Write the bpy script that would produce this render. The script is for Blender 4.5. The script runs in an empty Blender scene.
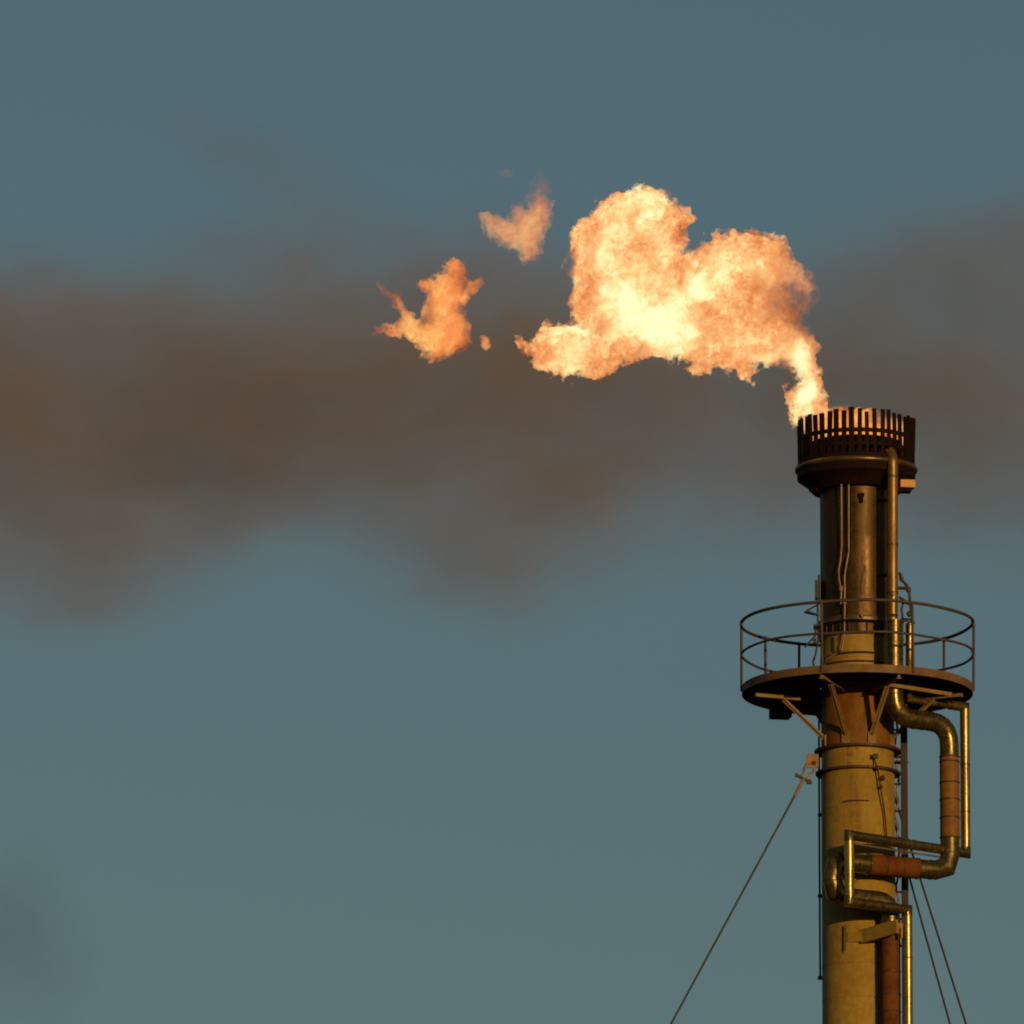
import bpy, bmesh, math, random
import numpy as np
from mathutils import Vector, Matrix

R = math.radians
random.seed(7)
scene = bpy.context.scene
col = scene.collection

# ------------------------------------------------------------------ camera
F = 13078.0                       # focal length in pixels of a 1024 px frame
CAM = Vector((-6.06, -225.0, 1.7))
E0 = R(12.067)
cam_d = bpy.data.cameras.new('camera')
cam_d.sensor_width = 36.0
cam_d.lens = F * 36.0 / 1024.0
cam_d.clip_start = 1.0
cam_d.clip_end = 20000.0
cam = bpy.data.objects.new('camera', cam_d)
cam.location = CAM
cam.rotation_euler = (math.pi / 2 + E0, 0, 0)
col.objects.link(cam)
scene.camera = cam
FWD = Vector((0, math.cos(E0), math.sin(E0)))
UP = Vector((0, -math.sin(E0), math.cos(E0)))
RT = Vector((1, 0, 0))


def P(px, py, y=0.0):
    """the point at depth y that a measured photo pixel corresponds to"""
    d = FWD + RT * ((px - 512) / F) + UP * ((512 - py) / F)
    return CAM + d * ((y - CAM.y) / d.y)


def X(px, y=0.0):
    return P(px, 700, y).x


def Z(py, y=0.0):
    return P(857.5, py, y).z


U = 1 / 57.0                      # one photo pixel in metres at the stack

# ------------------------------------------------------------------ materials


class N:
    """tiny node-tree helper"""
    def __init__(self, name):
        self.m = bpy.data.materials.new(name)
        self.m.use_nodes = True
        self.t = self.m.node_tree
        self.t.nodes.clear()
        self.out = self.t.nodes.new('ShaderNodeOutputMaterial')

    def n(self, kind, **kw):
        nd = self.t.nodes.new(kind)
        for k, v in kw.items():
            setattr(nd, k, v)
        return nd

    def put(self, sock, v):
        if isinstance(v, bpy.types.NodeSocket):
            self.t.links.new(v, sock)
        else:
            if hasattr(sock, 'default_value'):
                try:
                    sock.default_value = v
                except Exception:
                    sock.default_value = (*v, 1)

    def math(self, op, a, b=0.0, c=0.0, clamp=False):
        nd = self.n('ShaderNodeMath', operation=op, use_clamp=clamp)
        for i, v in enumerate((a, b, c)):
            self.put(nd.inputs[i], v)
        return nd.outputs[0]

    def coord(self, scale=(1, 1, 1), loc=(0, 0, 0)):
        tc = self.n('ShaderNodeTexCoord')
        mp = self.n('ShaderNodeMapping')
        mp.inputs['Scale'].default_value = scale
        mp.inputs['Location'].default_value = loc
        self.t.links.new(tc.outputs['Object'], mp.inputs[0])
        return mp.outputs[0]

    def noise(self, vec, scale, detail=4, rough=.55, dist=0.0):
        nd = self.n('ShaderNodeTexNoise')
        self.put(nd.inputs['Vector'], vec)
        nd.inputs['Scale'].default_value = scale
        nd.inputs['Detail'].default_value = detail
        nd.inputs['Roughness'].default_value = rough
        nd.inputs['Distortion'].default_value = dist
        return nd.outputs['Fac']

    def ramp(self, fac, stops, interp='LINEAR'):
        nd = self.n('ShaderNodeValToRGB')
        cr = nd.color_ramp
        cr.interpolation = interp
        while len(cr.elements) < len(stops):
            cr.elements.new(0.5)
        for e, (p, c) in zip(cr.elements, stops):
            e.position = p
            e.color = (*c, 1) if len(c) == 3 else c
        self.put(nd.inputs[0], fac)
        return nd.outputs[0]

    def rng(self, v, a, b, c=0.0, d=1.0, smooth=True):
        nd = self.n('ShaderNodeMapRange')
        nd.interpolation_type = 'SMOOTHSTEP' if smooth else 'LINEAR'
        for i, x in enumerate((v, a, b, c, d)):
            self.put(nd.inputs[i], x)
        return nd.outputs[0]

    def mix(self, f, a, b, mode='MIX'):
        nd = self.n('ShaderNodeMix', data_type='RGBA', blend_type=mode)
        self.put(nd.inputs[0], f)
        for s, v in ((nd.inputs[6], a), (nd.inputs[7], b)):
            if isinstance(v, bpy.types.NodeSocket):
                self.t.links.new(v, s)
            else:
                s.default_value = (*v, 1)
        return nd.outputs[2]


def metal_mat(name, base, alt, rust=(.13, .04, .012), rust_amt=.3, metallic=.0, rough=.5,
              scale=2.0, streak=True, bump=.25, spec=.5):
    k = N(name)
    c = k.coord()
    n1 = k.noise(c, scale, 6, .62)
    cs = k.coord((1.0, 1.0, .09)) if streak else c
    n2 = k.noise(cs, scale * 3.2, 6, .62, .3)
    n3 = k.noise(c, scale * 9, 4, .6)
    colr = k.mix(k.rng(n1, .35, .68), base, alt)
    rf = k.math('ADD', k.math('MULTIPLY', n2, .65), k.math('MULTIPLY', n3, .35))
    lo = .68 - .33 * rust_amt
    rm = k.rng(rf, lo, lo + .13)
    colr = k.mix(k.math('MULTIPLY', rm, .85), colr, rust)
    fine = k.rng(n3, .3, .7, .84, 1.1)
    comb = k.n('ShaderNodeCombineColor')
    for i in range(3):
        k.put(comb.inputs[i], fine)
    colr = k.mix(1.0, colr, comb.outputs[0], 'MULTIPLY')
    b = k.n('ShaderNodeBsdfPrincipled')
    k.put(b.inputs['Base Color'], colr)
    k.put(b.inputs['Metallic'], k.math('MULTIPLY', k.math('SUBTRACT', 1.0, rm), metallic))
    k.put(b.inputs['Roughness'], k.rng(rf, .3, .7, max(.05, rough - .1), min(1, rough + .22)))
    b.inputs['Specular IOR Level'].default_value = spec
    bp = k.n('ShaderNodeBump')
    bp.inputs['Strength'].default_value = bump
    bp.inputs['Distance'].default_value = .01
    k.put(bp.inputs['Height'], rf)
    k.t.links.new(bp.outputs[0], b.inputs['Normal'])
    k.t.links.new(b.outputs[0], k.out.inputs[0])
    return k.m


M = {}
M['paint'] = metal_mat('weathered_cream_paint', (.295, .20, .030), (.235, .15, .020), (.13, .05, .008), .36, 0, .55, 1.2, bump=.15, spec=.25)
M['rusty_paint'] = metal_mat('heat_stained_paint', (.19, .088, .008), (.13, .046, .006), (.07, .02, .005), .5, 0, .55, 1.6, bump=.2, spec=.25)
M['soot'] = metal_mat('sooty_heat_tinted_steel', (.048, .025, .005), (.074, .040, .007), (.016, .006, .002), .46, .72, .38, 1.5, bump=.2, spec=.5)
M['char'] = metal_mat('charred_steel', (.007, .0032, .0025), (.013, .005, .003), (.034, .008, .003), .4, 0, .7, 4, bump=.3, spec=.12)
M['bronze'] = metal_mat('heat_tinted_ring', (.12, .075, .03), (.07, .045, .02), (.05, .02, .01), .3, .5, .35, 4)
M['clad'] = metal_mat('dull_aluminium_cladding', (.19, .140, .046), (.115, .083, .026), (.075, .034, .010), .40, .82, .26, 3, streak=False, bump=.2)
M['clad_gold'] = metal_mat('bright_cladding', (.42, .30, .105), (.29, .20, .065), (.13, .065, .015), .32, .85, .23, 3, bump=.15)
M['riser'] = metal_mat('gilded_riser_jacket', (.30, .17, .04), (.22, .12, .026), (.10, .04, .01), .3, .7, .36, 3, bump=.15)
M['rust'] = metal_mat('rusted_bare_pipe', (.135, .046, .006), (.085, .025, .005), (.035, .010, .004), .45, 0, .75, 4, streak=False, bump=.5, spec=.2)
M['ochre'] = metal_mat('ochre_bare_pipe', (.20, .095, .011), (.15, .06, .008), (.07, .02, .006), .35, 0, .6, 4, streak=False, bump=.3, spec=.3)
M['band'] = metal_mat('dark_strap', (.04, .016, .010), (.06, .022, .012), (.05, .02, .01), .3, .1, .6, 5)
M['steel'] = metal_mat('brown_painted_steel', (.074, .052, .048), (.052, .036, .033), (.05, .024, .016), .3, 0, .6, 4, bump=.2, spec=.3)
M['beam'] = metal_mat('weathered_beam_paint', (.24, .155, .052), (.18, .105, .032), (.09, .032, .010), .35, 0, .6, 4, bump=.2, spec=.3)
M['fascia'] = metal_mat('deck_edge_paint', (.17, .10, .035), (.115, .062, .025), (.07, .025, .012), .35, 0, .6, 2.2, streak=False, bump=.2, spec=.3)
M['deck'] = metal_mat('dark_deck_plate', (.03, .02, .015), (.045, .028, .018), (.04, .015, .01), .3, 0, .85, 3, streak=False, spec=.1)
M['cable'] = metal_mat('galvanised_wire_rope', (.06, .052, .05), (.04, .037, .036), (.06, .03, .018), .3, .3, .55, 6, streak=False)
M['dark_cable'] = metal_mat('dark_sheathed_cable', (.02, .022, .022), (.03, .03, .03), (.03, .02, .015), .2, 0, .6, 6, streak=False)
M['conduit'] = metal_mat('galvanised_conduit', (.26, .19, .13), (.18, .12, .08), (.10, .04, .02), .25, .5, .4, 5)
M['shackle'] = metal_mat('forged_shackle', (.28, .165, .085), (.20, .105, .05), (.12, .045, .02), .35, .2, .5, 8)
M['channel'] = metal_mat('purple_brown_channel', (.032, .018, .019), (.024, .013, .013), (.03, .012, .008), .3, 0, .7, 3)
M['hot_box'] = metal_mat('ochre_box', (.55, .33, .09), (.45, .25, .06), (.2, .08, .02), .15, 0, .5, 5)

g = N('dry_scrub_ground')
c = g.coord()
gc = g.mix(g.rng(g.noise(c, .05, 6), .35, .65), (.055, .040, .024), (.085, .066, .036))
gb = g.n('ShaderNodeBsdfPrincipled')
g.put(gb.inputs['Base Color'], gc)
gb.inputs['Roughness'].default_value = .95
g.t.links.new(gb.outputs[0], g.out.inputs[0])
M['ground'] = g.m

# ------------------------------------------------------------------ mesh helpers


def obj(name, bm, mat, parent=None, smooth=True, angle=40):
    me = bpy.data.meshes.new(name)
    bmesh.ops.recalc_face_normals(bm, faces=bm.faces[:])
    bm.to_mesh(me)
    bm.free()
    me.materials.append(M[mat] if isinstance(mat, str) else mat)
    if smooth:
        me.shade_smooth()
        me.set_sharp_from_angle(angle=R(angle))
    o = bpy.data.objects.new(name, me)
    col.objects.link(o)
    if parent is not None:
        o.parent = parent
    return o


def tag(o, label=None, cat=None, group=None, kind=None):
    for k, v in (('label', label), ('category', cat), ('group', group), ('kind', kind)):
        if v:
            o[k] = v
    return o


def lathe(bm, prof, seg=72, cx=0, cy=0):
    """prof: list of (r, z), closed into a loop"""
    rings = []
    for r, z in prof:
        rings.append([bm.verts.new((cx + r * math.sin(2 * math.pi * i / seg), cy - r * math.cos(2 * math.pi * i / seg), z))
                      for i in range(seg)])
    n = len(rings)
    for a in range(n):
        A, B = rings[a], rings[(a + 1) % n]
        for i in range(seg):
            j = (i + 1) % seg
            bm.faces.new((A[i], A[j], B[j], B[i]))


def fillet(pts, rad, n=8):
    out = [Vector(pts[0])]
    for i in range(1, len(pts) - 1):
        a, p, b = Vector(pts[i - 1]), Vector(pts[i]), Vector(pts[i + 1])
        u, w = (a - p), (b - p)
        r = min(rad, u.length * .48, w.length * .48)
        s, e = p + u.normalized() * r, p + w.normalized() * r
        for k in range(n + 1):
            t = k / n
            out.append(s * (1 - t) ** 2 + p * 2 * t * (1 - t) + e * t * t)
    out.append(Vector(pts[-1]))
    return out


def tube(bm, pts, rad, seg=14, closed=False, caps=True):
    pts = [Vector(p) for p in pts]
    n = len(pts)
    t0 = ((pts[1] - pts[0]) if not closed else (pts[0] - pts[-1])).normalized()
    ref = Vector((0, 0, 1)) if abs(t0.z) < .9 else Vector((0, 1, 0))
    a = t0.cross(ref).normalized()
    b = t0.cross(a).normalized()
    ring = [pts[0] + (a * math.cos(2 * math.pi * i / seg) + b * math.sin(2 * math.pi * i / seg)) * rad for i in range(seg)]
    if closed:
        pl = ((pts[0] - pts[-1]).normalized() + (pts[1] - pts[0]).normalized()).normalized()
        ring = [q - t0 * ((q - pts[0]).dot(pl) / t0.dot(pl)) for q in ring]
    rings = [ring]
    for i in range(1, n):
        t1 = (pts[i] - pts[i - 1]).normalized()
        if i < n - 1 or closed:
            t2 = (pts[(i + 1) % n] - pts[i]).normalized()
            pl = (t1 + t2).normalized()
        else:
            pl = t1
        ring = [q + t1 * ((pts[i] - q).dot(pl) / t1.dot(pl)) for q in ring]
        rings.append(ring)
    vs = [[bm.verts.new(q) for q in rg] for rg in rings]
    m = n if closed else n - 1
    for i in range(m):
        A, B = vs[i], vs[(i + 1) % n]
        for k in range(seg):
            j = (k + 1) % seg
            bm.faces.new((A[k], A[j], B[j], B[k]))
    if caps and not closed:
        bm.faces.new(vs[0])
        bm.faces.new(vs[-1])


def bar(bm, a, b, w, h, up=Vector((0, 0, 1))):
    """rectangular bar from a to b: w across, h along up"""
    a, b = Vector(a), Vector(b)
    t = (b - a).normalized()
    s = t.cross(Vector(up))
    if s.length < 1e-4:
        s = t.cross(Vector((0, 1, 0)))
    s.normalize()
    v = s.cross(t).normalized()
    q = []
    for p in (a, b):
        q.append([bm.verts.new(p + s * (w / 2 * i) + v * (h / 2 * j)) for i, j in ((-1, -1), (1, -1), (1, 1), (-1, 1))])
    A, B = q
    bm.faces.new(A)
    bm.faces.new(B)
    for i in range(4):
        j = (i + 1) % 4
        bm.faces.new((A[i], A[j], B[j], B[i]))


def bev(bm, w=.008):
    bmesh.ops.bevel(bm, geom=bm.edges[:], offset=w, segments=1, affect='EDGES', clamp_overlap=True)


def box(bm, c, sx, sy, sz, rz=0):
    mtx = Matrix.Translation(Vector(c)) @ Matrix.Rotation(rz, 4, 'Z') @ Matrix.Diagonal((sx, sy, sz, 1))
    bmesh.ops.create_cube(bm, size=1, matrix=mtx)


def circ(r, z, seg=96):
    return [Vector((r * math.sin(2 * math.pi * i / seg), -r * math.cos(2 * math.pi * i / seg), z)) for i in range(seg)]


def pol(r, az, z):
    a = R(az)
    return Vector((r * math.sin(a), -r * math.cos(a), z))


def ball(bm, c, r, seg=10):
    bmesh.ops.create_uvsphere(bm, u_segments=seg, v_segments=seg // 2 + 2, radius=r, matrix=Matrix.Translation(Vector(c)))


# ------------------------------------------------------------------ ground
bm = bmesh.new()
bmesh.ops.create_circle(bm, cap_ends=True, segments=96, radius=9000)
tag(obj('ground', bm, 'ground', smooth=False), kind='structure')

# ------------------------------------------------------------------ flare stack
stack = bpy.data.objects.new('flare_stack', None)
col.objects.link(stack)
tag(stack, 'tall mustard coloured flare stack with sooty burner tip and wrapped pipes', 'flare stack')

RC = 36.8 * U      # lower column radius
RB = 36.6 * U      # upper barrel radius

# lower column: ground up to the upper collar ring
bm = bmesh.new()
prof = [(RC - .02, 0.0), (RC, 0.0)]
prof += [(RC, Z(774.5)), (RC - .012, Z(773)), (RC - .012, Z(753)), (RC - .02, Z(752.6))]
lathe(bm, prof)
column = obj('column', bm, 'paint', stack)
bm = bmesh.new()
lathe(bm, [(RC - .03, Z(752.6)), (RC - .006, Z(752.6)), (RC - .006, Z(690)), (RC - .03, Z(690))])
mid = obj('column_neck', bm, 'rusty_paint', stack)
bm = bmesh.new()
lathe(bm, [(RC - .03, Z(690)), (RC - .006, Z(690)), (RC - .006, Z(641)), (RC - .03, Z(641))])
obj('column_neck', bm, 'paint', stack)
bm = bmesh.new()
tube(bm, circ(RC + .004, Z(668)), .018, 8, closed=True)
obj('hoop', bm, 'band', mid)
bm = bmesh.new()
lathe(bm, [(RC - .02, Z(681)), (RC + .014, Z(681)), (RC + .014, Z(671)), (RC - .02, Z(671))])
obj('collar', bm, 'paint', mid)
bm = bmesh.new()
lathe(bm, [(RC - .02, Z(657)), (RC + .008, Z(657)), (RC + .008, Z(664)), (RC - .02, Z(664))])
obj('collar', bm, 'paint', mid)
for py, h, rr in ((752, 1.1, 43.5), (774, 1.1, 42.5)):
    bm = bmesh.new()
    lathe(bm, [(RC - .015, Z(py + h)), (rr * U, Z(py + h)), (rr * U, Z(py - h)), (RC - .015, Z(py - h))])
    obj('flange', bm, 'band', column)
# weld seams
for az, p0, p1 in ((31, 775, 812), (-24, 812, 968), (-4, 968, 1024)):
    bm = bmesh.new()
    tube(bm, [pol(RC, az, Z(p0)), pol(RC, az, Z(p1))], .005, 6)
    obj('weld_seam', bm, 'paint', column)
for py in (812, 968, 1002):
    bm = bmesh.new()
    tube(bm, circ(RC, Z(py)), .006, 6, closed=True)
    obj('weld_seam', bm, 'paint', column)
bm = bmesh.new()
tube(bm, [P(843, 801.5, -.64), P(849, 800.5, -.663), P(858, 800.2, -.67), P(869, 800.6, -.648)], .011, 6)
obj('scrape_mark', bm, 'band', column)

# sooty barrel
bm = bmesh.new()
lathe(bm, [(RB - .04, Z(641)), (RB - .004, Z(641)), (RB - .004, Z(628)), (RB, Z(625)), (RB, Z(545)), (RB + .003, Z(543)), (RB, Z(541)), (RB, Z(476)), (RB - .04, Z(476))])
barrel = obj('barrel', bm, 'soot', stack)
bm = bmesh.new()
lathe(bm, [(RB - .02, Z(627.6)), (RB + .035, Z(627.2)), (RB + .045, Z(624.5)), (RB + .035, Z(622.3)), (RB - .02, Z(622))])
obj('flange', bm, 'bronze', barrel)
bm = bmesh.new()
lathe(bm, [(RB - .02, Z(641)), (RB + .03, Z(641)), (RB + .03, Z(638)), (RB - .02, Z(638))])
obj('flange', bm, 'band', barrel)
for k in range(26):
    az = -180 + k * 360 / 26
    bm = bmesh.new()
    a = pol(RB + .018, az, Z(637.6))
    tube(bm, [a, a + Vector((0, 0, .17))], .014, 6)
    obj('bolt', bm, 'band', barrel)
bm = bmesh.new()
ball(bm, pol(RB + .06, 5, Z(624)), .032)
obj('bolt_head', bm, 'clad_gold', barrel)
bm = bmesh.new()
box(bm, pol(RB + .03, 6, Z(503)), .10, .08, .07, R(6))
box(bm, pol(RB + .03, 6, Z(507)), .06, .06, .13, R(6))
bev(bm, .01)
obj('lug', bm, 'char', barrel)
bm = bmesh.new()
box(bm, pol(RB + .03, 4, Z(482)), .085, .07, .13, R(4))
bev(bm, .015)
obj('lug', bm, 'beam', barrel)
# weld drip line on the barrel
bm = bmesh.new()
tube(bm, [P(865, 566, -.63), P(862, 577, -.645), P(860.5, 585, -.65), P(861.5, 594, -.65)], .009, 6)
obj('weld_run', bm, 'bronze', barrel)

# ---------------- burner tip
RT_ = 57.6 * U
tip = None
bm = bmesh.new()
zt, zb = Z(421), Z(468)
nb = 46
for k in range(nb):
    az = 360 / nb * k + 2
    jt = random.choice((-.05, -.015, 0, .012, .02)) + random.uniform(-.012, .012)
    w = random.uniform(.064, .096)
    a, b = pol(RT_, az, zb), pol(RT_ + random.uniform(-.02, .03), az + random.uniform(-.8, .8), zt + jt)
    rad = pol(1, az, 0)
    bar(bm, a, b, w, .035, up=rad)


def band(bm, py0, py1, r0, r1):
    lathe(bm, [(r0, Z(py0)), (r1, Z(py0)), (r1, Z(py1)), (r0, Z(py1))], 92)


band(bm, 443.5, 439.8, RT_ - .028, RT_ + .021)
band(bm, 456.5, 453.5, RT_ - .028, RT_ + .021)
band(bm, 468.5, 464.0, RT_ - .028, RT_ + .021)
tip = obj('burner_tip', bm, 'char', stack, angle=30)
bm = bmesh.new()
lathe(bm, [(RB - .1, Z(492)), (44 * U, Z(493)), (46 * U, Z(491)), (50 * U, Z(486)), (59.3 * U, Z(480)), (59.6 * U, Z(470.5)), (58.6 * U, Z(467.5)), (RB - .1, Z(467.5))])
skirt = obj('skirt', bm, 'char', tip)
bm = bmesh.new()
tube(bm, circ(58.9 * U, Z(470.5)), .052, 10, closed=True)
obj('steam_ring', bm, 'bronze', tip)
# perforated inner liner, dark
bm = bmesh.new()
lathe(bm, [(44 * U, Z(468)), (46 * U, Z(468)), (46 * U, Z(444)), (44 * U, Z(444))])
obj('inner_liner', bm, 'char', tip)
bm = bmesh.new()
box(bm, P(907, 484.5, -.42), .275, .22, .145, R(8))
bev(bm, .012)
obj('igniter_box', bm, 'hot_box', tip)
bm = bmesh.new()
box(bm, P(904, 491, -.40), .24, .2, .06, R(8))
bev(bm, .01)
obj('igniter_tray', bm, 'char', tip)
bm = bmesh.new()
box(bm, P(816, 491, -.2), .16, .3, .07, R(-25))
bev(bm, .01)
obj('support_lug', bm, 'char', tip)

# ---------------- service platform
ZD = Z(687.5)                 # deck top
RD = 115.6 * U
bm = bmesh.new()
lathe(bm, [(RC + .01, ZD - .03), (RD - .012, ZD - .03), (RD - .012, ZD - .004), (RC + .01, ZD - .004)], 96)
plat = obj('platform', bm, 'deck', stack)
bm = bmesh.new()
lathe(bm, [(RD - .012, ZD - .13), (RD, ZD - .13), (RD, ZD + .012), (RD - .012, ZD + .012)], 120)
obj('fascia', bm, 'fascia', plat)
zf = Z(743)
for az in (-66, -20, 20, 66, 152, -152):
    bm = bmesh.new()
    re = RD - .05 if abs(az) < 100 else 1.5
    dz = .115 if abs(az) == 66 else 0.0
    ri = 1.12 if abs(az) == 66 else RC - .01
    bar(bm, pol(ri, az, ZD - .172 - dz), pol(re, az, ZD - .172 - dz), .045, .05)
    bar(bm, pol(ri, az, ZD - .204 - dz), pol(re, az, ZD - .204 - dz), .09, .014)
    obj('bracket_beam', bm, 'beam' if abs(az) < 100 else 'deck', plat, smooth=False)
    bm = bmesh.new()
    bar(bm, pol(1.46, az, ZD - .21 - dz), pol(RC - .01, az, zf), .10, .012, up=pol(1, az, 1))
    bar(bm, pol(1.44, az, ZD - .21 - dz), pol(RC - .01, az, zf + .02), .012, .08, up=pol(1, az, 1))
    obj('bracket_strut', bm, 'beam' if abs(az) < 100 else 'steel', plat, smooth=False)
    bm = bmesh.new()
    box(bm, pol(RC + .012, az, zf - .02), .14, .03, .2, R(az))
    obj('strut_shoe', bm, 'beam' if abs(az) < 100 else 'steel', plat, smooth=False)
for a0, a1 in ((20, 66),):
    bm = bmesh.new()
    bar(bm, pol(1.32, a0, ZD - .185), pol(1.78, a1, ZD - .27), .04, .065)
    obj('edge_beam', bm, 'beam', plat, smooth=False)
bm = bmesh.new()
box(bm, P(780.5, 713, 1.2), .36, .3, .19, R(10))
bev(bm, .01)
obj('hatch_box', bm, 'deck', plat)

# ---------------- railing
zr, zm = Z(623.6), Z(655)
bm = bmesh.new()
tube(bm, [p + p.normalized() * 0 + Vector((p.x, p.y, 0)) * .006 * math.sin(i * .39) + Vector((0, 0, .008 * math.sin(i * .26 + 1))) for i, p in enumerate(circ(RD + .005, zr))], .028, 10, closed=True)
rail = obj('railing', bm, 'steel', stack)
bm = bmesh.new()
tube(bm, [p + Vector((p.x, p.y, 0)) * .006 * math.sin(i * .32 + 2) + Vector((0, 0, .010 * math.sin(i * .39))) for i, p in enumerate(circ(RD + .005, zm))], .022, 10, closed=True)
obj('mid_rail', bm, 'steel', rail)
for az in (-86, -19, 27, 84, 130, 166, -151, -129):
    bm = bmesh.new()
    a = pol(RD + .012, az, ZD - .10)
    tube(bm, [a, Vector((a.x + random.uniform(-.012, .012), a.y, zr))], .024, 8)
    obj('post', bm, 'steel', rail, smooth=False)
for az in (-86, -19, 27, 84, 130, -151, -129, 166):
    bm = bmesh.new()
    ball(bm, pol(RD + .005, az, zr), .034, 8)
    obj('rail_clamp', bm, 'steel', rail)

# ---------------- riser and large clad loop pipe
YA = -.90
riser_pts = [P(892.5, 640, YA), P(892.5, 458, YA), P(889.5, 451.5, YA + .13)]
bm = bmesh.new()
tube(bm, fillet(riser_pts, .12, 6), 5.4 * U, 18)
riser = obj('riser_pipe', bm, 'riser', stack)
for py in (478, 546, 594):
    bm = bmesh.new()
    a = P(892.5, py, YA)
    tube(bm, [a, a + Vector((0, 0, .04))], 5.9 * U, 18)
    obj('joint_band', bm, 'bronze', riser)
bm = bmesh.new()
ball(bm, P(892.8, 594.5, YA - .115), .03)
obj('bolt_head', bm, 'clad_gold', riser)
for py in (500, 575):
    bm = bmesh.new()
    a = P(884, py, -.62)
    bar(bm, Vector((a.x - .1, -.56, a.z)), P(891, py, YA + .08), .05, .05)
    obj('pipe_bracket', bm, 'char', riser, smooth=False)

a1 = P(893.7, 622, YA)
a2 = P(893.7, 717, YA)
a3 = Vector((X(949, -.3), -.3, a2.z))
a4 = Vector((a3.x, -.3, P(949, 871.5, -.3).z))
a5 = Vector((P(831.8, 862, -1.3).x, -1.3, a4.z))
a6 = Vector((a5.x, -1.3, P(831.8, 896, -1.3).z))
a7 = Vector((P(890.2, 930, -.75).x, -.75, a6.z))
a8 = Vector((a7.x, a7.y, 0))
RA = 9.6 * U
bm = bmesh.new()
pth = [a1] + fillet([a1, a2, a3, a4], .40, 5)[1:-1]
end = fillet([a3, a4, a5, a6, a7], .30, 2)[1:-1]
pth = pth + end + fillet([a6, a7, Vector((a7.x, a7.y, Z(940)))], .28, 4)[1:]
tube(bm, pth, RA, 24)
pipeA = obj('steam_pipe', bm, 'clad', stack)
bm = bmesh.new()
tube(bm, [a1 + Vector((0, 0, -.02)), a1 + Vector((0, 0, .02))], RA + .012, 20)
obj('end_cap', bm, 'clad', pipeA)
# jacket lap joints along the visible runs


def ringband(p, d, r, w, mat, name, par):
    d = Vector(d).normalized()
    b_ = bmesh.new()
    tube(b_, [Vector(p) - d * w / 2, Vector(p) + d * w / 2], r, 22)
    return obj(name, b_, mat, par)


for t in (.36, .52, .68):
    ringband(a2.lerp(a3, t), a3 - a2, RA + .006, .025, 'clad', 'lap_joint', pipeA)
for py in (640, 660):
    ringband(P(893.7, py, YA), (0, 0, 1), RA + .006, .03, 'clad', 'lap_joint', pipeA)
# bare rusted length of the right hand drop
vx, vy = a3.x, a3.y
bm = bmesh.new()
tube(bm, [(vx, vy, P(949, 758, vy).z), (vx, vy, P(949, 838, vy).z)], RA + .004, 22)
obj('bare_pipe', bm, 'ochre', pipeA)
for py in (757, 762, 783, 800, 818, 838):
    ringband((vx, vy, P(949, py, vy).z), (0, 0, 1), RA + .012, .03, 'band', 'strap', pipeA)
# bare rusted length of the front run
bm = bmesh.new()
tube(bm, [a4.lerp(a5, .28), a4.lerp(a5, .70)], RA * 1.09, 22)
obj('bare_pipe', bm, 'rust', pipeA)
for t in (.28, .42, .56, .70):
    ringband(a4.lerp(a5, t), a5 - a4, RA * 1.09 + .008, .02, 'band' if t > .3 and t < .6 else 'clad', 'strap', pipeA)
for i in range(1, len(pth) - 1):
    if pth[i].z > Z(735) and i % 2 == 1 and pth[i].z < Z(690):
        ringband(pth[i], pth[i + 1] - pth[i - 1], RA + .005, .014, 'band', 'lap_joint', pipeA)
for q_, d_ in ((a4.lerp(a5, .93), a5 - a4), (a4 + Vector((0, 0, .32)), Vector((0, 0, 1))), (a5 + Vector((0, 0, -.36)), Vector((0, 0, 1)))):
    ringband(q_, d_, RA + .006, .016, 'band', 'lap_joint', pipeA)
for t in (.17,):
    ringband(a4.lerp(a5, t), a5 - a4, RA + .008, .03, 'clad', 'lap_joint', pipeA)
# bare rusted lower drop
bm = bmesh.new()
tube(bm, [(a7.x, a7.y, Z(938)), (a7.x, a7.y, 0.0)], RA + .005, 22)
low = obj('bare_pipe', bm, 'rust', pipeA)
for py in (944, 972, 995, 1012, 1030):
    ringband((a7.x, a7.y, P(890, py, a7.y).z), (0, 0, 1), RA + .014, .028, 'band', 'strap', pipeA)

# ---------------- slim clad pipe with mitred corners
b0 = P(909.6, 624, -.72)
b1 = P(909.6, 699, -.72)
b2 = Vector((X(964.6, 0), 0, b1.z))
b3 = Vector((b2.x, 0, P(964.6, 853, 0).z))
b4 = Vector((P(849.2, 836, -1.7).x, -1.7, b3.z))
b5 = Vector((b4.x, -1.7, P(849.2, 902, -1.7).z))
b6 = Vector((P(907.5, 930, -.95).x, -.95, b5.z))
b7 = Vector((b6.x, b6.y, 0))
RP = 4.9 * U
bm = bmesh.new()
tube(bm, [b0, b1, b2], RP * .8, 16)
slim = obj('purge_pipe', bm, 'clad', stack)


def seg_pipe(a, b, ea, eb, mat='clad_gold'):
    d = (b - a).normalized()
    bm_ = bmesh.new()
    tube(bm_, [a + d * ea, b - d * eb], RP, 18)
    return obj('pipe_run', bm_, mat, slim)


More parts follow.
